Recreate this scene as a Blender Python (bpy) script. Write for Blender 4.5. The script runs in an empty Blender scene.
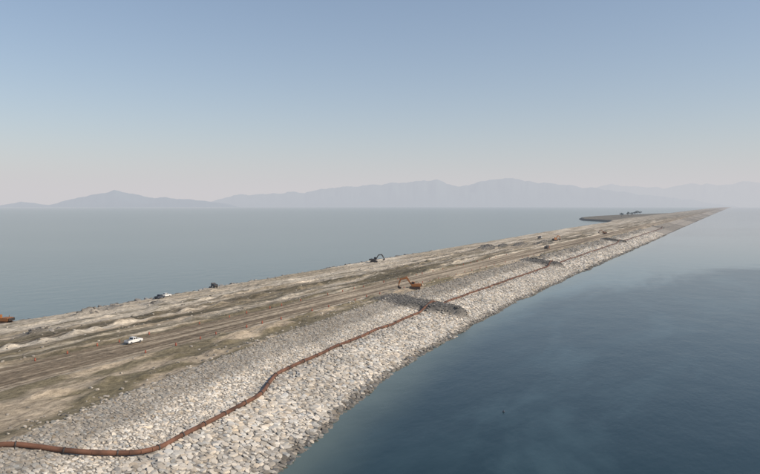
import bpy, bmesh, math, random
import numpy as np
from mathutils import Vector, Matrix

random.seed(7); rng = np.random.default_rng(7)
scene = bpy.context.scene
scene.view_settings.view_transform = 'Standard'
try: scene.view_settings.look = 'None'
except Exception: pass
scene.view_settings.exposure = 0

H = 41.0
R_EARTH = 6.371e6
YAW = math.atan(355/675.0)
def drop(x, y): return (x*x+y*y)/(2*R_EARTH)

# ------------------------------------------------------------------ camera
cam_d = bpy.data.cameras.new("camera"); cam = bpy.data.objects.new("camera", cam_d)
scene.collection.objects.link(cam); scene.camera = cam
cam_d.lens = 32; cam_d.sensor_width = 36
cam_d.clip_start = 0.5; cam_d.clip_end = 200000
cam.location = (0, 0, H)
cam.rotation_euler = (math.radians(90-2.75), 0, YAW)

# ------------------------------------------------------------------ light
SUN_EL = math.radians(34); sdx, sdy = 0.93, 0.16
SUN_ROT = math.atan2(sdx, sdy)
w = bpy.data.worlds.new("World"); scene.world = w; w.use_nodes = True
nt = w.node_tree; bg = nt.nodes["Background"]
sky = nt.nodes.new("ShaderNodeTexSky"); sky.sky_type = 'NISHITA'; sky.sun_disc = False
sky.sun_elevation = SUN_EL; sky.sun_rotation = SUN_ROT
sky.air_density = 1.0; sky.dust_density = 0.9; sky.ozone_density = 3.0; sky.altitude = 0
nt.links.new(sky.outputs[0], bg.inputs[0]); bg.inputs[1].default_value = 0.118
sl = bpy.data.lights.new("sun", 'SUN'); sl.energy = 4.7; sl.angle = math.radians(0.5); sl.color = (1.0, 0.90, 0.77)
so = bpy.data.objects.new("sun", sl); scene.collection.objects.link(so)
n = math.hypot(sdx, sdy)
sd = Vector((sdx/n*math.cos(SUN_EL), sdy/n*math.cos(SUN_EL), math.sin(SUN_EL)))
so.rotation_euler = sd.to_track_quat('Z', 'Y').to_euler(); so.location = (100, 0, 200)

# ------------------------------------------------------------------ helpers
def new_mat(name):
    m = bpy.data.materials.new(name); m.use_nodes = True
    return m, m.node_tree, m.node_tree.nodes["Principled BSDF"]
def simple(name, col, rough=0.6, metal=0.0, var=0.25, scale=3.0):
    m, t, p = new_mat(name)
    tc = t.nodes.new("ShaderNodeTexCoord"); nz = t.nodes.new("ShaderNodeTexNoise")
    nz.inputs['Scale'].default_value = scale; nz.inputs['Detail'].default_value = 5
    t.links.new(tc.outputs['Object'], nz.inputs['Vector'])
    cr = t.nodes.new("ShaderNodeValToRGB")
    cr.color_ramp.elements[0].position = 0.3; cr.color_ramp.elements[1].position = 0.7
    cr.color_ramp.elements[0].color = tuple(c*(1-var) for c in col)+(1,)
    cr.color_ramp.elements[1].color = tuple(min(1, c*(1+var)) for c in col)+(1,)
    t.links.new(nz.outputs['Fac'], cr.inputs['Fac']); t.links.new(cr.outputs['Color'], p.inputs['Base Color'])
    p.inputs['Roughness'].default_value = rough; p.inputs['Metallic'].default_value = metal
    return m

TAB = rng.random((256, 256))
def vnoise(x, y):
    x = np.asarray(x, float); y = np.asarray(y, float)
    xi = np.floor(x).astype(int); yi = np.floor(y).astype(int)
    fx = x-xi; fy = y-yi; fx = fx*fx*(3-2*fx); fy = fy*fy*(3-2*fy)
    a = TAB[xi & 255, yi & 255]; b = TAB[(xi+1) & 255, yi & 255]
    c = TAB[xi & 255, (yi+1) & 255]; d = TAB[(xi+1) & 255, (yi+1) & 255]
    return (a*(1-fx)+b*fx)*(1-fy)+(c*(1-fx)+d*fx)*fy
def fbm(x, y, o=4):
    s = 0; a = 0.5; t = 0
    for i in range(o):
        s = s+a*vnoise(x*(2**i)+17.3*i, y*(2**i)+9.1*i); t += a; a *= 0.5
    return s/t
def sstep(a, b, x):
    t = np.clip((x-a)/(b-a), 0, 1); return t*t*(3-2*t)

def build_mesh(name, verts, faces_arr, mats, smooth=False, cols=None):
    me = bpy.data.meshes.new(name)
    nv = len(verts); nf, k = faces_arr.shape
    me.vertices.add(nv); me.vertices.foreach_set("co", np.asarray(verts, np.float32).ravel())
    me.loops.add(nf*k); me.loops.foreach_set("vertex_index", faces_arr.astype(np.int32).ravel())
    me.polygons.add(nf); me.polygons.foreach_set("loop_start", np.arange(0, nf*k, k, dtype=np.int32))
    me.polygons.foreach_set("loop_total", np.full(nf, k, np.int32))
    me.polygons.foreach_set("use_smooth", np.full(nf, smooth, bool))
    me.update(calc_edges=True)
    if cols is not None:
        at = me.color_attributes.new("tone", 'FLOAT_COLOR', 'POINT')
        c4 = np.ones((nv, 4), np.float32); c4[:, :3] = cols
        at.data.foreach_set("color", c4.ravel())
    for m in mats: me.materials.append(m)
    ob = bpy.data.objects.new(name, me); scene.collection.objects.link(ob)
    return ob
def grid_faces(r, c):
    i = np.arange(r-1)[:, None]*c+np.arange(c-1)[None, :]
    i = i.ravel()
    return np.stack([i, i+1, i+1+c, i+c], 1)

# ------------------------------------------------------------------ dike plan lines
WY = [-60, 60, 85, 111, 155, 215, 283, 500, 3000]; WX = [-45, -56, -61.5, -67, -74, -78, -81, -82, -84]
def LW(y): return np.interp(y, WY, WX)
def LB(y): return np.interp(y, [-60, 60, 85, 107, 125, 208, 410, 3000], [-62, -74, -80, -84, -87, -95, -99, -101])
def LC(y): return np.interp(y, [-60, 59, 81, 107, 150, 212, 504, 3000], [-79, -91, -95.5, -99, -104.5, -110, -114, -116])
def LL(y):
    return np.interp(y, [-60, 130, 192, 347, 1036, 1500, 1680, 1800, 2000, 2250, 2600, 2900, 3200, 9000],
                     [-200, -201, -203, -210, -232, -238, -262, -350, -395, -400, -372, -310, -258, -258])
MOUNDS = []  # x,y,rx,ry,h
for (x, y, rx, ry, h) in [(-172, 510, 8, 11, 4.0), (-168, 535, 6, 9, 3.2), (-160, 560, 6, 9, 2.6), (-150, 600, 7, 11, 2.4),
                          (-187, 150, 3, 5, 1.6), (-190, 163, 3, 4, 1.3), (-182, 175, 3, 4, 1.2), (-170, 120, 3, 4, 1.4)]:
    MOUNDS.append((x, y, rx, ry, h))
for i in range(46):
    y = 90+i*8+rng.uniform(-3, 3)
    MOUNDS.append((-157-y*0.02+rng.uniform(-1.5, 1.5), y, rng.uniform(1.2, 2.2), rng.uniform(2, 4.5), rng.uniform(0.4, 1.3)))
for i in range(80):
    y = rng.uniform(60, 900)
    MOUNDS.append((rng.uniform(-196, -142), y, rng.uniform(1.2, 3), rng.uniform(2, 5), rng.uniform(0.3, 1.1)))
for i in range(60):
    y = rng.uniform(45, 300)
    MOUNDS.append((LC(y)-rng.uniform(5, 17), y, rng.uniform(1, 2.2), rng.uniform(1.2, 4), rng.uniform(0.25, 0.8)))
SPITS = [(221, 10, 27), (415, 13, 20), (700, 18, 20), (1150, 22, 18)]  # y, half width, reach
def spit(x, y):
    out = np.zeros_like(x)
    nz = (fbm(x*0.25, y*0.25, 3)-0.5)*0.5
    for (yc, hw, reach) in SPITS:
        u = (x-LC(y))/reach
        half = hw*(1-np.clip(u, 0, 1))**0.8+0.8
        m = sstep(1.0, 0.6, np.abs(y-yc-3*u)/half+nz)*sstep(-0.35, -0.1, u)*sstep(1.08, 0.9, u)
        out = np.maximum(out, m)
    return out
def height(x, y, detail=True):
    x = np.asarray(x, float); y = np.asarray(y, float)
    l, c, b, wv = LL(y), LC(y), LB(y), LW(y)
    wob = (fbm(x*0+3, y*0.05)-0.5)*3
    l = l+(fbm(x*0+8, y*0.06)-0.5)*5
    wv = wv+wob*0.8
    xs = [l-18, l, l+4, c-1.5, c, b-2.2, b+2.0, wv, wv+14]
    zs = [-6, 3.6, 4.8, 6.9, 6.9, 3.3, 3.15, 0.0, -6]
    z = np.full(x.shape, -6.0)
    for i in range(len(xs)-1):
        t = (x-xs[i])/(xs[i+1]-xs[i])
        z = np.where((t >= 0) & (t <= 1), zs[i]+(zs[i+1]-zs[i])*t, z)
    if detail:
        top = sstep(l+1, l+8, x)*sstep(c+0.5, c-3, x)
        road = sstep(-139.5, -136.5, x)*sstep(-118.5, -121.5, x)
        rough = top*(1-0.9*road)
        z = z+rough*((fbm(x*0.12, y*0.03)-0.5)*1.0+(fbm(x*0.5, y*0.25, 3)-0.5)*0.8)
        z = z+(1-top)*(fbm(x*0.3+5, y*0.3, 3)-0.5)*0.6*sstep(-3, 1, z)
        for (xc, a) in [(-117.2, 0.7), (-140.5, 0.8), (-176, 0.7), (-150, 0.6), (-164, 0.5), (-187, 0.5)]:
            z = z+top*a*np.exp(-((x-xc-(fbm(y*0.02, y*0+xc)-0.5)*3)/0.9)**2)*(0.2+1.0*fbm(y*0.15, y*0+xc))
        for (mx, my, rx, ry, h) in MOUNDS:
            q = ((x-mx)/rx)**2+((y-my)/ry)**2
            z = z+h*np.where(q < 6, np.exp(-q*1.1), 0)*(1-road)
        s = spit(x, y)
        u = np.clip((x-LC(y))/25, -0.2, 1)
        z = z*(1-s)+s*np.maximum(z, 6.9-2.2*u)
    return z

ys = list(np.arange(-40, 330, 0.7)); st = 0.7
while ys[-1] < 21000: st *= 1.014; ys.append(ys[-1]+st)
ys = np.array(ys)
def cols_for(y):
    l, c, b, wv = LL(y), LC(y), LB(y), LW(y)
    nodes = [l-20, l-4, l+6, -140.0*np.ones_like(y), -118.0*np.ones_like(y), c, b, wv, wv+16]
    cnt = [10, 12, 80, 36, 22, 22, 26, 8]
    nodes[4] = np.minimum(nodes[4], c-1)
    nodes[3] = np.minimum(nodes[3], nodes[4]-1)
    out = []
    for i, k in enumerate(cnt):
        for j in range(k):
            out.append(nodes[i]+(nodes[i+1]-nodes[i])*j/k)
    out.append(nodes[-1]); return np.stack(out, 1)
X = cols_for(ys); Y = np.repeat(ys[:, None], X.shape[1], 1)
Z = height(X, Y)
def soil(x, y, z):
    l, c, b, wv = LL(y), LC(y), LB(y), LW(y)
    sand = np.array([0.40, 0.33, 0.24]); pale = np.array([0.56, 0.495, 0.395]); scrub = np.array([0.135, 0.115, 0.072])
    roadc = np.array([0.22, 0.172, 0.118]); stone = np.array([0.30, 0.275, 0.24]); grav = np.array([0.10, 0.098, 0.093])
    def mix(a, bb, t): return a*(1-t[..., None])+bb*t[..., None]
    col = np.broadcast_to(sand, x.shape+(3,)).copy()
    st = fbm((x-l)*0.14, y*0.013, 5)
    st2 = fbm((x-l)*0.6+40, y*0.03+7, 4)
    left = sstep(-155, -182, x)
    col = mix(col, pale, np.clip(sstep(0.48, 0.58, st)*0.9+left*0.4, 0, 1))
    col = mix(col, scrub, sstep(0.48, 0.38, st)*0.85*(1-0.65*left))
    col = mix(col, scrub, sstep(0.56, 0.66, st2)*0.65*(1-0.5*left))
    col = mix(col, pale, sstep(0.40, 0.27, st2)*0.6)
    for xc, ww in ((-143, 3.0), (-152, 1.8), (-165, 2.2), (-178, 1.5)):
        band = np.exp(-((x-xc-(fbm(y*0.015, y*0+xc)-0.5)*5)/ww)**2)*sstep(0.35, 0.5, fbm(x*0.2, y*0.02+xc))
        col = mix(col, scrub*1.05, band*0.85)
    s = sstep(-120.5, -118, x)*sstep(c+2, c-2, x)
    strip = mix(np.broadcast_to(scrub*1.25, col.shape), sand*1.0, sstep(0.44, 0.56, fbm(x*0.22, y*0.06+3, 5)))
    col = mix(col, strip, s*0.9)
    road = sstep(-138.5, -136.8, x)*sstep(-119.5, -121.2, x)
    rc = mix(np.broadcast_to(roadc, col.shape), sand*1.1, sstep(0.46, 0.58, fbm(x*0.7, y*0.010+60)))
    for xt in (-124, -126.2, -131, -133.2):
        rc = mix(rc, roadc*0.65, np.exp(-((x-xt-(fbm(y*0.015, y*0+5)-0.5)*3)/0.45)**2)*0.7)
    col = mix(col, rc, road)
    blot = fbm(x*0.08+30, y*0.05+30, 4); fine = fbm(x*0.9, y*0.5, 3)
    col = col*(0.55+0.5*blot+0.45*fine)[..., None]
    for k in range(16):
        x0 = -146-3.2*k; xt = x0+(fbm(y*0.008+k, y*0+k*3.3, 2)-0.5)*26
        for d in (-1.1, 1.1):
            col = col*(1-0.42*np.exp(-((x-xt-d)/0.45)**2)*sstep(0.35, 0.5, fbm(y*0.01, y*0+k*7.7)))[..., None]
    st_m = sstep(c-1, c+0.8, x)
    col = mix(col, stone, st_m)
    lm = sstep(l+3, l-1, x); col = mix(col, grav*1.7, lm)
    col = mix(col, grav, spit(x, y)*0.95)
    for (mx, my, rx, ry, h) in MOUNDS[:8]:
        q = ((x-mx)/rx)**2+((y-my)/ry)**2
        col = mix(col, grav*1.6, np.exp(-q*0.8)*0.8)
    far = sstep(900, 2500, y); col = mix(col, np.array([0.22, 0.195, 0.155]), far*0.6*(1-st_m))
    isl = sstep(-236, -262, x)*sstep(1550, 1700, y); col = mix(col, np.array([0.11, 0.10, 0.075]), isl*0.8)
    farr = sstep(500, 1500, y)*st_m*sstep(0.45, 0.6, fbm(y*0.006, y*0+3, 3)); col = mix(col, np.array([0.17, 0.155, 0.13]), farr*0.7)
    wet = sstep(0.5, 0.1, z)
    col = col*(1-0.6*wet)[..., None]
    return col
C = soil(X, Y, Z)
V = np.stack([X, Y, Z-drop(X, Y)], -1).reshape(-1, 3)

m_soil, t, p = new_mat("soil_and_gravel")
at = t.nodes.new("ShaderNodeAttribute"); at.attribute_name = "tone"
tc = t.nodes.new("ShaderNodeTexCoord")
mp = t.nodes.new("ShaderNodeMapping"); mp.inputs['Scale'].default_value = (1.0, 0.4, 1.0)
t.links.new(tc.outputs['Object'], mp.inputs['Vector'])
nz = t.nodes.new("ShaderNodeTexNoise"); nz.inputs['Scale'].default_value = 1.3; nz.inputs['Detail'].default_value = 8; nz.inputs['Roughness'].default_value = 0.74
t.links.new(mp.outputs[0], nz.inputs['Vector'])
mr = t.nodes.new("ShaderNodeMapRange"); mr.inputs[1].default_value = 0.35; mr.inputs[2].default_value = 0.65; mr.inputs[3].default_value = 0.5; mr.inputs[4].default_value = 1.45
t.links.new(nz.outputs['Fac'], mr.inputs[0])
vm = t.nodes.new("ShaderNodeVectorMath"); vm.operation = 'SCALE'
t.links.new(at.outputs['Color'], vm.inputs[0]); t.links.new(mr.outputs[0], vm.inputs['Scale'])
t.links.new(vm.outputs[0], p.inputs['Base Color'])
bp = t.nodes.new("ShaderNodeBump"); bp.inputs['Strength'].default_value = 0.9; bp.inputs['Distance'].default_value = 0.4
t.links.new(nz.outputs['Fac'], bp.inputs['Height']); t.links.new(bp.outputs[0], p.inputs['Normal'])
p.inputs['Roughness'].default_value = 0.95; p.inputs['Specular IOR Level'].default_value = 0.15
build_mesh("seawall_ground", V, grid_faces(*X.shape), [m_soil], True, C.reshape(-1, 3))

# ------------------------------------------------------------------ rocks
bmt = bmesh.new(); bmesh.ops.create_icosphere(bmt, subdivisions=2, radius=1)
icv = np.array([v.co[:] for v in bmt.verts]); icf = np.array([[v.index for v in f.verts] for f in bmt.faces]); bmt.free()
VAR = []
for k in range(16):
    v = icv.copy()
    v = np.maximum(0, v@np.array([0, 0, 1.])-0.55)[:, None]*np.array([0, 0, -1.])+v
    for j in range(8):
        nn = rng.normal(size=3); nn[2] *= 0.5; nn /= np.linalg.norm(nn); d = rng.uniform(0.55, 0.8)
        ex = np.maximum(0, v@nn-d); v = v-ex[:, None]*nn
    VAR.append(v*1.2)
VAR = np.array(VAR)
m_rock, t, p = new_mat("quarry_stone")
at = t.nodes.new("ShaderNodeAttribute"); at.attribute_name = "tone"
nz = t.nodes.new("ShaderNodeTexNoise"); nz.inputs['Scale'].default_value = 4; nz.inputs['Detail'].default_value = 5
tc = t.nodes.new("ShaderNodeTexCoord"); t.links.new(tc.outputs['Object'], nz.inputs['Vector'])
mr = t.nodes.new("ShaderNodeMapRange"); mr.inputs[3].default_value = 0.75; mr.inputs[4].default_value = 1.25
t.links.new(nz.outputs['Fac'], mr.inputs[0])
vm = t.nodes.new("ShaderNodeVectorMath"); vm.operation = 'SCALE'
t.links.new(at.outputs['Color'], vm.inputs[0]); t.links.new(mr.outputs[0], vm.inputs['Scale'])
t.links.new(vm.outputs[0], p.inputs['Base Color']); p.inputs['Roughness'].default_value = 0.9
p.inputs['Specular IOR Level'].default_value = 0.2

def rocks(name, x, y, size, tone, flat=0.6, sink=0.12, tilt=0.2, slope=0.0):
    N = len(x); z = height(x, y)-drop(x, y)
    yaw = rng.uniform(0, 2*np.pi, N); tx = rng.normal(0, tilt, N); ty = rng.normal(0, tilt, N)
    sc = np.stack([size, size*rng.uniform(0.6, 0.95, N), size*rng.uniform(flat-0.15, flat+0.15, N)], 1)
    v = VAR[rng.integers(0, len(VAR), N)]*sc[:, None, :]
    a = v.copy()
    cy, sy = np.cos(tx)[:, None], np.sin(tx)[:, None]
    a[..., 1], a[..., 2] = v[..., 1]*cy-v[..., 2]*sy, v[..., 1]*sy+v[..., 2]*cy
    b2 = a.copy(); cy, sy = np.cos(ty)[:, None], np.sin(ty)[:, None]
    b2[..., 0], b2[..., 2] = a[..., 0]*cy+a[..., 2]*sy, -a[..., 0]*sy+a[..., 2]*cy
    c2 = b2.copy(); cy, sy = np.cos(yaw)[:, None], np.sin(yaw)[:, None]
    c2[..., 0], c2[..., 1] = b2[..., 0]*cy-b2[..., 1]*sy, b2[..., 0]*sy+b2[..., 1]*cy
    c2[..., 2] -= slope*c2[..., 0]
    c2 += np.stack([x, y, z+size*sink], 1)[:, None, :]
    f = icf[None]+(np.arange(N)*42)[:, None, None]
    cols = np.repeat(tone, 42, 0)
    return build_mesh(name, c2.reshape(-1, 3), f.reshape(-1, 3), [m_rock], False, cols)
def scatter(y0, y1, lf, rf, sp, jit=0.3):
    out = []
    yy = np.arange(y0, y1, sp)
    for i, yv in enumerate(yy):
        a, b = float(lf(yv)), float(rf(yv)); xx = np.arange(a, b, sp)+(sp*0.5 if i % 2 else 0)
        out.append(np.stack([xx, np.full(len(xx), yv)], 1))
    o = np.concatenate(out); o += rng.uniform(-jit, jit, o.shape)*sp
    return o[:, 0], o[:, 1]
def rock_tone(x, y):
    c, b, wv = LC(y), LB(y), LW(y)
    u = (x-c)/(b-c)
    N = len(x)
    base = np.array([0.61, 0.56, 0.48])[None]*rng.uniform(0.58, 1.14, N)[:, None]
    base = base+rng.normal(0, 0.018, (N, 1))*np.array([1, 0, -1])
    edge = 0.42+0.35*(fbm(x*0.1, y*0.04)-0.5)
    dark = 0.45*sstep(edge+0.12, edge-0.12, u)+0.12*np.exp(-((u-1.0)/0.12)**2)
    base = base*(1-dark)[:, None]
    base = base*(0.75+0.48*fbm(x*0.12+9, y*0.05))[:, None]
    z = height(x, y)
    wet = sstep(0.65, 0.1, z+rng.normal(0, 0.15, N)); base = base*(1-0.66*wet)[:, None]
    sp = spit(x, y); base = base*(1-0.8*sp)[:, None]
    return np.clip(base, 0.02, 0.8)
x1, y1 = scatter(30, 210, lambda y: LB(y)-1.5, lambda y: LW(y)+2.4, 0.88)
x2, y2 = scatter(30, 210, lambda y: LC(y)-0.6, lambda y: LB(y)-1.5, 0.60)
x3, y3 = scatter(210, 420, lambda y: LC(y)-0.6, lambda y: LW(y)+1.6, 1.0)
x4, y4 = scatter(420, 1000, lambda y: LC(y)-0.6, lambda y: LW(y)+1.6, 1.9)
keep = spit(x3, y3) < 0.4; x3, y3 = x3[keep], y3[keep]
rx = np.concatenate([x1, x2, x3, x4]); ry = np.concatenate([y1, y2, y3, y4])
rs = np.concatenate([rng.uniform(0.36, 0.78, len(x1)), rng.uniform(0.22, 0.46, len(x2)), rng.uniform(0.42, 0.7, len(x3)), rng.uniform(0.8, 1.2, len(x4))])
rocks("stone_revetment", rx, ry, rs, rock_tone(rx, ry), 0.40, 0.06, 0.13, 0.17)
x5, y5 = scatter(60, 500, lambda y: LL(y)-9, lambda y: LL(y)+1.5, 1.8)
k = rng.random(len(x5)) < 0.7; x5, y5 = x5[k], y5[k]
rocks("bank_riprap", x5, y5, rng.uniform(0.5, 1.4, len(x5)), np.clip(np.array([0.2, 0.19, 0.175])[None]*rng.uniform(0.5, 1.7, len(x5))[:, None], 0, 1))
N = 2600
y6 = rng.uniform(45, 700, N); x6 = np.where(rng.random(N) < 0.5, LC(y6)-rng.exponential(4.0, N), rng.uniform(-198, -140, N))
ok = (x6 < -139.5) | (x6 > -118); x6, y6 = x6[ok], y6[ok]
rocks("loose_boulders", x6, y6, rng.uniform(0.12, 0.5, len(x6)), np.array([0.42, 0.38, 0.32])[None]*rng.uniform(0.35, 1.2, len(x6))[:, None])
xs_, ys_ = [], []
for (mx, my, r_x, r_y, h) in MOUNDS[:8]:
    k = int(r_x*r_y*1.2); xs_.append(mx+rng.normal(0, r_x*0.55, k)); ys_.append(my+rng.normal(0, r_y*0.55, k))
xs_ = np.concatenate(xs_); ys_ = np.concatenate(ys_)
rocks("rock_heap", xs_, ys_, rng.uniform(0.3, 0.8, len(xs_)), np.array([0.2, 0.185, 0.165])[None]*rng.uniform(0.6, 1.5, len(xs_))[:, None])
xr, yr = [], []
for (yc, hw, reach) in SPITS[:2]:
    a = rng.uniform(-4, reach+1, 2600); bq = yc+rng.uniform(-hw-2, hw+4, 2600)
    xx = LC(bq)+a; k = spit(xx, bq) > 0.35; xr.append(xx[k]); yr.append(bq[k])
xr = np.concatenate(xr); yr = np.concatenate(yr)
rocks("quarry_run", xr, yr, rng.uniform(0.12, 0.4, len(xr)), np.array([0.15, 0.143, 0.13])[None]*rng.uniform(0.5, 1.6, len(xr))[:, None])

# ------------------------------------------------------------------ sea
rr = [0.0, 10]
while rr[-1] < 60000: rr.append(rr[-1]*1.045+2)
rr = np.array(rr); ns = 360; th = np.linspace(0, 2*np.pi, ns+1)
RX = rr[:, None]*np.cos(th)[None]; RY = rr[:, None]*np.sin(th)[None]
SV = np.stack([RX, RY, -drop(RX, RY)], -1).reshape(-1, 3)
m_sea, t, p = new_mat("sea_water")
tc = t.nodes.new("ShaderNodeTexCoord")
def noise(scale, detail, rough, sc=(1, 1, 1), dist=0.0, rot=0.5):
    mp = t.nodes.new("ShaderNodeMapping"); mp.inputs['Scale'].default_value = sc
    mp.inputs['Rotation'].default_value = (0, 0, rot)
    nz = t.nodes.new("ShaderNodeTexNoise"); nz.inputs['Scale'].default_value = scale; nz.inputs['Detail'].default_value = detail
    nz.inputs['Roughness'].default_value = rough; nz.inputs['Distortion'].default_value = dist
    t.links.new(tc.outputs['Object'], mp.inputs['Vector']); t.links.new(mp.outputs[0], nz.inputs['Vector']); return nz
def math_(op, a, b=None, c=None, clamp=False):
    nd = t.nodes.new("ShaderNodeMath"); nd.operation = op; nd.use_clamp = clamp
    for i, v in enumerate((a, b, c)):
        if v is None: continue
        if isinstance(v, (int, float)): nd.inputs[i].default_value = v
        else: t.links.new(v, nd.inputs[i])
    return nd.outputs[0]
def rng_(v, a, b, c, d, smooth=True):
    nd = t.nodes.new("ShaderNodeMapRange"); nd.interpolation_type = 'SMOOTHSTEP' if smooth else 'LINEAR'
    t.links.new(v, nd.inputs[0])
    for i, q in enumerate((a, b, c, d)): nd.inputs[i+1].default_value = q
    return nd.outputs[0]
def cmix(f, a, b):
    m_ = t.nodes.new("ShaderNodeMix"); m_.data_type = 'RGBA'; t.links.new(f, m_.inputs[0])
    for i, v in ((6, a), (7, b)):
        if isinstance(v, tuple): m_.inputs[i].default_value = v+(1,)
        else: t.links.new(v, m_.inputs[i])
    return m_.outputs[2]
big = noise(0.0012, 6, 0.58, (1, 0.4, 1), 0.8, -0.9)
med = noise(0.010, 5, 0.6, (1, 0.4, 1), 1.0, -0.6)
wisp = noise(0.018, 6, 0.65, (1, 0.3, 1), 1.2, 0.9)
rip = noise(0.9, 4, 0.6, (1, 0.5, 1)); swell = noise(0.12, 3, 0.5, (1, 0.6, 1))
sx = t.nodes.new("ShaderNodeSeparateXYZ"); t.links.new(tc.outputs['Object'], sx.inputs[0])
# current boundary: ruffled pool by the dike; calm beyond, sheen painted into colour
fr = math_('MULTIPLY_ADD', sx.outputs['X'], -2.4, sx.outputs['Y'])
fr = math_('MULTIPLY_ADD', med.outputs['Fac'], 420, fr)
front = rng_(fr, 620, 720, 0, 1)
rightside = rng_(sx.outputs['X'], -110, -80, 0, 1)
calm = math_('MULTIPLY', front, rightside)
pat = rng_(big.outputs['Fac'], 0.40, 0.60, -0.40, 0.40)
pat2 = rng_(med.outputs['Fac'], 0.40, 0.62, -0.12, 0.34)
pat3 = rng_(wisp.outputs['Fac'], 0.48, 0.64, 0.0, 0.30)
leftw = math_('MULTIPLY', math_('SUBTRACT', 1.0, rightside), 0.42)
basew = math_('MAXIMUM', math_('MAXIMUM', calm, leftw), 0.12)
silt_sheen = math_('ADD', math_('ADD', math_('ADD', basew, pat), pat2), pat3, clamp=True)  # paler water tint: turbidity plus surface sheen painted into the body colour
# shoaling water over the submerged toe of the revetment
ramp = t.nodes.new("ShaderNodeValToRGB"); els = ramp.color_ramp.elements
pts = [((yy)/600.0, (-xx-40)/60.0) for yy, xx in zip(WY[1:8], WX[1:8])]
els[0].position = pts[0][0]; els[0].color = (pts[0][1],)*3+(1,); els[1].position = pts[-1][0]; els[1].color = (pts[-1][1],)*3+(1,)
for q in pts[1:-1]:
    e = els.new(q[0]); e.color = (q[1],)*3+(1,)
yn = math_('DIVIDE', sx.outputs['Y'], 600.0); t.links.new(yn, ramp.inputs['Fac'])
rc_ = t.nodes.new("ShaderNodeSeparateColor"); t.links.new(ramp.outputs['Color'], rc_.inputs[0])
wd = math_('ADD', math_('MULTIPLY_ADD', rc_.outputs[0], 60.0, sx.outputs['X']), 40.0)
wd = math_('MULTIPLY_ADD', swell.outputs['Fac'], 6.0, wd)
wd = math_('MULTIPLY_ADD', med.outputs['Fac'], 14.0, wd)
shoal = rng_(wd, 8.0, 25.0, 0.9, 0.0)
col = cmix(silt_sheen, (0.006, 0.028, 0.037), (0.062, 0.115, 0.132))
col = cmix(shoal, col, (0.11, 0.145, 0.125))
t.links.new(col, p.inputs['Base Color'])
t.links.new(rng_(calm, 0, 1, 0.18, 0.10, False), p.inputs['Roughness'])
p.inputs['IOR'].default_value = 1.33
hgt = math_('MULTIPLY_ADD', rip.outputs['Fac'], 0.25, swell.outputs['Fac'])
bp = t.nodes.new("ShaderNodeBump"); bp.inputs['Distance'].default_value = 0.3
stn = math_('ADD', rng_(calm, 0, 1, 0.40, 0.20, False), math_('MULTIPLY', math_('ADD', pat, pat2), -0.35), clamp=True)
t.links.new(stn, bp.inputs['Strength'])
t.links.new(hgt, bp.inputs['Height']); t.links.new(bp.outputs[0], p.inputs['Normal'])
build_mesh("sea", SV, grid_faces(len(rr), ns+1)[:, ::-1], [m_sea], True)

# ------------------------------------------------------------------ mountains
m_mt = simple("forest_hills", (0.04, 0.075, 0.10), 1.0, 0, 0.3, 0.0008)  # forest colour shifted blue, distance haze put into the base colour
def ridge(name, pts, dist, thick, seed, rough):
    px = np.array([q[0] for q in pts], float); py = np.array([q[1] for q in pts], float)
    pp = np.arange(px[0], px[-1], 1.0); yy = np.interp(pp, px, py)
    yy = yy+(fbm(pp*0.09+seed, pp*0+seed, 5)-0.5)*rough*np.clip((207-yy)/8, 0, 1)
    rows = []
    fx, fy = -math.sin(YAW), math.cos(YAW); rxx, ryy = math.cos(YAW), math.sin(YAW)
    for f in np.linspace(-1, 1, 13):
        depth = dist+f*thick
        hgt = (204.3-yy)*dist/675.0
        env = (1-abs(f))**0.8
        nzz = 0.7+0.45*fbm(pp*0.12+seed, pp*0+f*3+seed, 4) if abs(f) > 0.01 else 1.0
        base = -90-drop(dist, 0)*0.3
        zz = base+(H+hgt-base)*env*nzz
        rt = (pp-380)/675.0*depth
        rows.append(np.stack([fx*depth+rxx*rt, fy*depth+ryy*rt, zz], 1))
    A = np.array(rows)
    build_mesh(name, A.reshape(-1, 3), grid_faces(A.shape[0], A.shape[1]), [m_mt], True)
ridge("hills", [(-420, 203), (-300, 196), (-180, 202), (-60, 204), (0, 205), (22, 202), (50, 204.5), (75, 199), (92, 193.5), (104, 193), (115, 189.5), (124, 192), (155, 197), (200, 200), (225, 203), (240, 207)], 25000, 1500, 3.1, 4)
ridge("mountain_range", [(190, 207), (215, 200), (235, 195), (265, 194), (290, 192), (305, 194), (322, 188.5), (345, 187), (372, 185), (400, 182.5), (437, 180), (447, 185), (460, 187), (480, 182), (512, 177), (525, 181), (560, 184), (590, 188), (615, 190), (660, 196), (720, 204), (740, 207)], 32000, 2000, 11.7, 5)
ridge("distant_mountain_range", [(540, 200), (570, 190), (610, 184), (640, 187), (665, 188), (690, 183), (715, 186), (740, 182), (765, 182), (800, 186), (860, 178), (940, 188), (1050, 180), (1200, 195)], 40000, 2500, 23.3, 5)

# ------------------------------------------------------------------ haze
bmh = bmesh.new(); bmesh.ops.create_cube(bmh, size=1.0)
mh = bpy.data.meshes.new("sky_haze"); bmh.to_mesh(mh); bmh.free()
hz = bpy.data.objects.new("sky_haze", mh); scene.collection.objects.link(hz)
hz.scale = (130000, 130000, 2000); hz.location = (0, 0, 600)
m = bpy.data.materials.new("atmospheric_haze"); m.use_nodes = True; t = m.node_tree
for nd in list(t.nodes):
    if nd.type != 'OUTPUT_MATERIAL': t.nodes.remove(nd)
out = [nd for nd in t.nodes if nd.type == 'OUTPUT_MATERIAL'][0]
SIG = (4.6e-5, 5.5e-5, 6.6e-5); AIR = (0.615, 0.598, 0.615)
ab = t.nodes.new("ShaderNodeVolumeAbsorption"); ab.inputs[0].default_value = (1-SIG[0]/SIG[2], 1-SIG[1]/SIG[2], 0, 1); ab.inputs[1].default_value = SIG[2]
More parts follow.
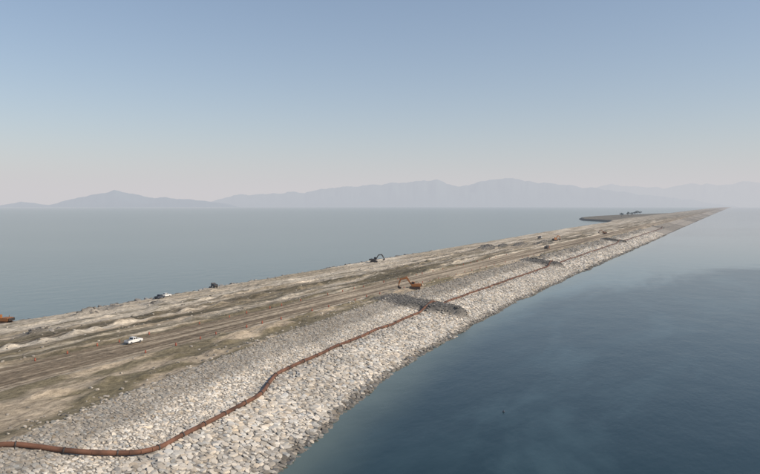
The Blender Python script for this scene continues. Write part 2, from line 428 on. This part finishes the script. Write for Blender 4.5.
em = t.nodes.new("ShaderNodeEmission"); em.inputs[0].default_value = tuple(AIR[i]*SIG[i]/SIG[2] for i in range(3))+(1,); em.inputs[1].default_value = SIG[2]  # air glows faintly; emission stands in for scattered daylight
ads = t.nodes.new("ShaderNodeAddShader"); t.links.new(ab.outputs[0], ads.inputs[0]); t.links.new(em.outputs[0], ads.inputs[1])
t.links.new(ads.outputs[0], out.inputs['Volume']); mh.materials.append(m)

# ------------------------------------------------------------------ mesh builder
class MB:
    def __init__(s): s.v = []; s.f = []; s.m = []
    def prism(s, prof, y0, y1, mat, taper=1.0):
        k = len(prof); b = len(s.v)
        for (x, z) in prof: s.v.append((x, y0, z))
        for (x, z) in prof: s.v.append((x, y1, z))
        s.f.append(list(range(b, b+k))); s.f.append(list(range(b+2*k-1, b+k-1, -1)))
        for i in range(k):
            j = (i+1) % k; s.f.append([b+i, b+k+i, b+k+j, b+j])
        s.m += [mat]*(k+2)
    def box(s, x0, x1, y0, y1, z0, z1, mat): s.prism([(x0, z0), (x1, z0), (x1, z1), (x0, z1)], y0, y1, mat)
    def disc(s, cx, cz, r, y0, y1, mat, k=14): s.prism([(cx+r*math.cos(2*math.pi*i/k), cz+r*math.sin(2*math.pi*i/k)) for i in range(k)], y0, y1, mat)
    def tube(s, p, q, r0, r1, mat, k=8):
        p = Vector(p); q = Vector(q); d = (q-p).normalized(); u = d.orthogonal().normalized(); w = d.cross(u); b = len(s.v)
        for (c, r) in ((p, r0), (q, r1)):
            for i in range(k):
                a = 2*math.pi*i/k; s.v.append(tuple(c+u*(r*math.cos(a))+w*(r*math.sin(a))))
        s.f.append(list(range(b+k-1, b-1, -1))); s.f.append(list(range(b+k, b+2*k)))
        for i in range(k):
            j = (i+1) % k; s.f.append([b+i, b+j, b+k+j, b+k+i])
        s.m += [mat]*(k+2)
    def mesh(s, name, mats, bevel=0):
        me = bpy.data.meshes.new(name); me.from_pydata(s.v, [], s.f)
        for m in mats: me.materials.append(m)
        for i, pl in enumerate(me.polygons): pl.material_index = s.m[i]
        bm = bmesh.new(); bm.from_mesh(me); bmesh.ops.recalc_face_normals(bm, faces=bm.faces)
        if bevel: bmesh.ops.bevel(bm, geom=[e for e in bm.edges], offset=bevel, segments=1, affect='EDGES')
        bm.to_mesh(me); bm.free(); return me
def place(name, me, x, y, rot=0, s=1.0, sink=0.0):
    z = float(height(np.array([x]), np.array([y]))[0])-drop(x, y)-sink
    o = bpy.data.objects.new(name, me); scene.collection.objects.link(o)
    o.location = (x, y, z); o.rotation_euler = (0, 0, rot); o.scale = (s, s, s); return o

black = simple("rubber", (0.02, 0.02, 0.02), 0.8); glass = simple("dark_glass", (0.02, 0.025, 0.03), 0.1, 0, 0.1)
white = simple("white_paint", (0.74, 0.74, 0.72), 0.35, 0, 0.06); darkp = simple("dark_paint", (0.05, 0.06, 0.08), 0.4)
orange = simple("orange_machine_paint", (0.30, 0.12, 0.035), 0.6); steel = simple("dark_steel", (0.07, 0.062, 0.058), 0.6, 0.2)
red = simple("red_plastic", (0.36, 0.085, 0.04), 0.6)
chrome = simple("lamp_lens", (0.6, 0.55, 0.45), 0.2); rust = simple("rusty_steel", (0.125, 0.058, 0.034), 0.85, 0.0, 0.55, 0.35)

def excavator_mesh(paint, pose=0):
    b = MB()
    for s in (-1, 1):
        pr = []
        for i in range(9): a = math.pi/2+math.pi*i/8; pr.append((-1.75+0.45*math.cos(a), 0.45+0.45*math.sin(a)))
        for i in range(9): a = -math.pi/2+math.pi*i/8; pr.append((1.75+0.45*math.cos(a), 0.45+0.45*math.sin(a)))
        y0, y1 = sorted((s*0.9, s*1.5)); b.prism(pr, y0, y1, 1)
        for i in range(5): b.disc(-1.6+0.8*i, 0.42, 0.25, *sorted((s*1.5, s*1.56)), 2, 10)
    b.box(-1.0, 1.0, -0.9, 0.9, 0.35, 0.85, 1); b.tube((0, 0, 0.85), (0, 0, 1.1), 0.7, 0.7, 1, 16)
    b.prism([(-2.5, 1.35), (-2.2, 1.1), (1.3, 1.1), (1.3, 1.9), (0.1, 2.15), (-2.3, 2.15), (-2.6, 1.9)], -1.35, 1.35, 0)
    b.prism([(-2.95, 1.3), (-2.6, 1.12), (-2.6, 2.1), (-2.9, 2.0)], -1.3, 1.3, 1)
    b.prism([(0.1, 1.92), (1.5, 1.3), (1.65, 2.2), (1.3, 3.1), (0.05, 3.1)], 0.35, 1.3, 0)
    b.prism([(0.25, 2.25), (1.45, 2.2), (1.2, 2.98), (0.2, 2.98)], 1.3, 1.33, 3)
    b.prism([(1.53, 2.2), (1.68, 2.2), (1.33, 3.0), (1.22, 3.0)], 0.42, 1.22, 3)
    b.tube((-1.4, -0.8, 2.15), (-1.4, -0.8, 2.7), 0.09, 0.09, 1)
    if pose == 0:
        b.prism([(0.9, 1.4), (1.3, 1.3), (3.5, 4.1), (5.9, 3.65), (6.0, 4.0), (3.4, 4.95), (2.9, 4.6)], -0.3, 0.3, 0)
        b.prism([(5.4, 4.5), (6.1, 4.2), (6.75, 1.4), (6.4, 1.3), (5.7, 3.4)], -0.22, 0.22, 0)
        b.prism([(6.35, 1.4), (6.9, 1.4), (7.0, 0.7), (6.4, 0.1), (5.6, 0.2), (5.45, 0.6), (6.1, 0.9)], -0.6, 0.6, 1)
        b.tube((1.4, 0.4, 1.5), (3.0, 0.4, 3.7), 0.1, 0.08, 2); b.tube((3.5, 0, 5.05), (5.5, 0, 4.6), 0.1, 0.08, 2)
        b.tube((5.9, 0, 4.1), (6.95, 0, 1.9), 0.08, 0.07, 2)
    else:
        b.prism([(0.9, 1.4), (1.3, 1.3), (3.0, 4.2), (5.0, 4.5), (4.95, 4.9), (2.8, 4.7), (2.4, 4.3)], -0.3, 0.3, 0)
        b.prism([(4.5, 5.2), (5.2, 5.0), (6.6, 2.4), (6.3, 2.2), (4.8, 4.4)], -0.22, 0.22, 0)
        b.prism([(6.2, 2.4), (6.7, 2.5), (7.0, 1.9), (6.6, 1.2), (5.8, 1.2), (5.5, 1.6), (6.0, 1.9)], -0.6, 0.6, 1)
        b.tube((1.4, 0.4, 1.5), (2.6, 0.4, 3.6), 0.1, 0.08, 2); b.tube((2.9, 0, 4.8), (4.6, 0, 5.2), 0.1, 0.08, 2)
        b.tube((5.1, 0, 5.1), (6.7, 0, 2.9), 0.08, 0.07, 2)
    return b.mesh("excavator_mesh", [paint, black, steel, glass], 0.02)
def pickup_mesh(paint):
    b = MB()
    b.prism([(-2.6, 0.5), (-2.5, 0.42), (2.4, 0.42), (2.62, 0.6), (2.6, 0.95), (2.4, 1.1), (1.1, 1.18), (-2.6, 1.18)], -0.92, 0.92, 0)
    b.prism([(-0.9, 1.18), (1.15, 1.18), (0.5, 1.78), (-0.7, 1.80)], -0.8, 0.8, 0)
    for s in (-1, 1):
        y0, y1 = sorted((s*0.8, s*0.815))
        b.prism([(-0.72, 1.24), (-0.05, 1.24), (-0.05, 1.7), (-0.6, 1.7)], y0, y1, 3); b.prism([(0.05, 1.24), (0.95, 1.24), (0.45, 1.7), (0.05, 1.7)], y0, y1, 3)
        for cx in (-1.6, 1.6):
            a, c = sorted((s*0.72, s*0.96)); b.disc(cx, 0.38, 0.38, a, c, 1); a, c = sorted((s*0.96, s*0.975)); b.disc(cx, 0.38, 0.2, a, c, 2)
        a, c = sorted((s*0.5, s*0.85)); b.box(2.6, 2.64, a, c, 0.75, 0.92, 4)
        a, c = sorted((s*0.92, s*1.08)); b.box(0.85, 0.95, a, c, 1.15, 1.3, 0)
    b.prism([(1.1, 1.24), (1.13, 1.24), (0.56, 1.74), (0.52, 1.74)], -0.7, 0.7, 3)
    b.box(-2.45, -1.0, -0.75, 0.75, 1.18, 1.19, 1); b.box(2.6, 2.7, -0.85, 0.85, 0.42, 0.6, 2); b.box(-2.7, -2.6, -0.85, 0.85, 0.42, 0.6, 2)
    b.prism([(-0.88, 1.26), (-0.86, 1.26), (-0.72, 1.74), (-0.74, 1.74)], -0.65, 0.65, 3)
    return b.mesh("pickup_mesh", [paint, black, steel, glass, chrome], 0.012)
def truck_mesh(paint):
    b = MB()
    b.box(-3.6, 3.3, -0.5, 0.5, 0.7, 0.95, 1)
    b.prism([(1.9, 0.7), (3.7, 0.7), (3.75, 1.6), (3.5, 2.8), (1.95, 2.85)], -1.2, 1.2, 0)
    b.prism([(3.765, 1.7), (3.78, 1.7), (3.55, 2.6), (3.53, 2.6)], -1.05, 1.05, 3)
    for s in (-1, 1):
        a, c = sorted((s*1.2, s*1.22)); b.prism([(2.3, 1.75), (3.45, 1.75), (3.3, 2.55), (2.3, 2.55)], a, c, 3)
        for cx in (-2.8, -1.5, 2.6):
            a, c = sorted((s*0.85, s*1.25)); b.disc(cx, 0.52, 0.52, a, c, 1)
    b.prism([(-3.9, 1.2), (1.6, 1.0), (1.75, 2.5), (2.4, 2.95), (1.5, 2.95), (1.4, 2.5), (-3.9, 2.3)], -1.25, 1.25, 2)
    return b.mesh("truck_mesh", [paint, black, steel, glass], 0.015)
ex0, ex1, exy = excavator_mesh(orange, 0), excavator_mesh(steel, 1), excavator_mesh(orange, 1)
place("excavator", ex0, -113.5, 246, math.radians(205), 1.0)
place("excavator", ex1, -200, 372, math.radians(20), 1.0)
place("excavator", exy, -199, 129, math.radians(200))
place("excavator", ex0, -150, 640, math.radians(60))
place("excavator", exy, -135, 820, math.radians(180))
place("pickup_truck", pickup_mesh(white), -133, 120, math.radians(90), 0.88)
pk = pickup_mesh(darkp); place("pickup_truck", pk, -196, 190, math.radians(100), 0.9)
place("pickup_truck", pickup_mesh(white), -199, 196, math.radians(80), 0.85)
place("dump_truck", truck_mesh(darkp), -200.5, 226, math.radians(150), 0.65)
place("dump_truck", truck_mesh(orange), -128, 520, math.radians(90))
place("dump_truck", truck_mesh(white), -180, 700, math.radians(90))

b = MB()
b.tube((0, 0, 0), (0, 0, 0.1), 0.36, 0.36, 1, 12); b.tube((0, 0, 0.1), (0, 0, 0.55), 0.28, 0.26, 0, 12)
b.tube((0, 0, 0.55), (0, 0, 0.65), 0.265, 0.255, 2, 12); b.tube((0, 0, 0.65), (0, 0, 1.0), 0.25, 0.22, 0, 12); b.tube((0, 0, 1.0), (0, 0, 1.12), 0.07, 0.07, 0, 8)
drum = b.mesh("traffic_drum_mesh", [red, black, simple("dusty_reflective_band", (0.35, 0.2, 0.15), 0.6)])
y = 60
while y < 460:
    for xx in (-120.2, -137.8):
        if rng.random() < 0.75: place("traffic_drum", drum, xx+rng.uniform(-0.5, 0.5), y+rng.uniform(-2.5, 2.5), rng.uniform(0, 3), rng.uniform(0.65, 0.8))
    y += 6.5+y*0.014

def pipe_pts():
    ctrl = [(-97.0, 40), (-94.0, 50), (-91.5, 57), (-88.5, 60.5), (-84.5, 63.5), (-80.6, 67.5), (-77.6, 73), (-78.4, 82), (-80.3, 94), (-82.6, 107), (-85.2, 113), (-88.6, 120), (-90.2, 132), (-92.5, 158), (-94.2, 185), (-95.6, 208), (-97, 240), (-98.5, 300), (-99.5, 400), (-101, 700), (-102, 1200)]
    P = [Vector((a, b, 0)) for a, b in ctrl]; out = []
    for i in range(len(P)-1):
        p0 = P[max(i-1, 0)]; p1 = P[i]; p2 = P[i+1]; p3 = P[min(i+2, len(P)-1)]
        L = (p2-p1).length; k = max(2, int(L/1.5))
        for j in range(k):
            s = j/k
            out.append(0.5*((2*p1)+(p2-p0)*s+(2*p0-5*p1+4*p2-p3)*s*s+(3*p1-p0-3*p2+p3)*s**3))
    A = np.array([(q.x, q.y) for q in out])
    A[:, 0] += (fbm(A[:, 1]*0.08, A[:, 1]*0+2, 2)-0.5)*1.2
    z = height(A[:, 0], A[:, 1])
    ker = np.ones(7)/7; z = np.convolve(np.pad(z, 3, mode='edge'), ker, 'valid')
    return np.column_stack([A, z+0.55-drop(A[:, 0], A[:, 1])])
PP = pipe_pts(); b = MB()
acc = 0
for i in range(len(PP)-1):
    p, q = PP[i], PP[i+1]; b.tube(p, q, 0.38, 0.38, 0, 12)
    acc += np.linalg.norm(q-p)
    if acc > 6:
        acc = 0; d = (q-p)/np.linalg.norm(q-p); b.tube(q-d*0.09, q+d*0.09, 0.5, 0.5, 1, 12)
me = b.mesh("pipeline_mesh", [rust, steel]); o = bpy.data.objects.new("dredging_pipeline", me); scene.collection.objects.link(o)

b = MB()
for i in range(6):
    a0 = -math.pi/2+math.pi*i/6; a1 = -math.pi/2+math.pi*(i+1)/6
    b.tube((0, 0, 0.1+0.22*math.sin(a0)), (0, 0, 0.1+0.22*math.sin(a1)), max(0.01, 0.22*math.cos(a0)), max(0.01, 0.22*math.cos(a1)), 0, 14)
b.tube((0, 0, 0.3), (0, 0, 0.45), 0.04, 0.03, 1)
bu = b.mesh("buoy_mesh", [darkp, steel])
o = bpy.data.objects.new("mooring_buoy", bu); scene.collection.objects.link(o); o.location = (-39.7, 128, 0)

leaf = simple("pine_foliage", (0.045, 0.055, 0.035), 0.9, 0, 0.5, 0.8); bark = simple("bark", (0.08, 0.055, 0.04), 0.9)
def tree(seed):
    r = random.Random(seed); b = MB()
    b.tube((0, 0, -0.5), (0.3, 0, 7), 0.6, 0.35, 1); b.tube((0.3, 0, 7), (0.2, 0.3, 13), 0.35, 0.1, 1)
    cl = []
    for i in range(11):
        a = r.uniform(0, 6.28); L = r.uniform(3, 6.5); z0 = r.uniform(5.5, 11); e = (L*math.cos(a), L*math.sin(a), z0+r.uniform(1, 2.5)); b.tube((0.3, 0, z0), e, 0.18, 0.05, 1, 5); cl.append(e)
    cl.append((0, 0, 13.5))
    for c in cl:
        for j in range(70):
            p = Vector((c[0]+r.gauss(0, 1.4), c[1]+r.gauss(0, 1.4), c[2]+r.gauss(0, 0.65)))
            u = Vector((r.gauss(0, 1), r.gauss(0, 1), r.gauss(0, 0.5))).normalized()*r.uniform(0.3, 0.7); v = u.orthogonal().normalized()*r.uniform(0.2, 0.5)
            k = len(b.v); b.v += [tuple(p-u), tuple(p+v), tuple(p+u), tuple(p-v)]; b.f.append([k, k+1, k+2, k+3]); b.m.append(0)
    return b.mesh("pine_mesh", [leaf, bark])
tm = [tree(1), tree(2)]
for i in range(6):
    place("pine_tree", tm[i % 2], -296+rng.uniform(-8, 8)-i*3, 2080+i*130+rng.uniform(-20, 20), rng.uniform(0, 6), rng.uniform(0.75, 1.0))
print("DONE", len(rx))
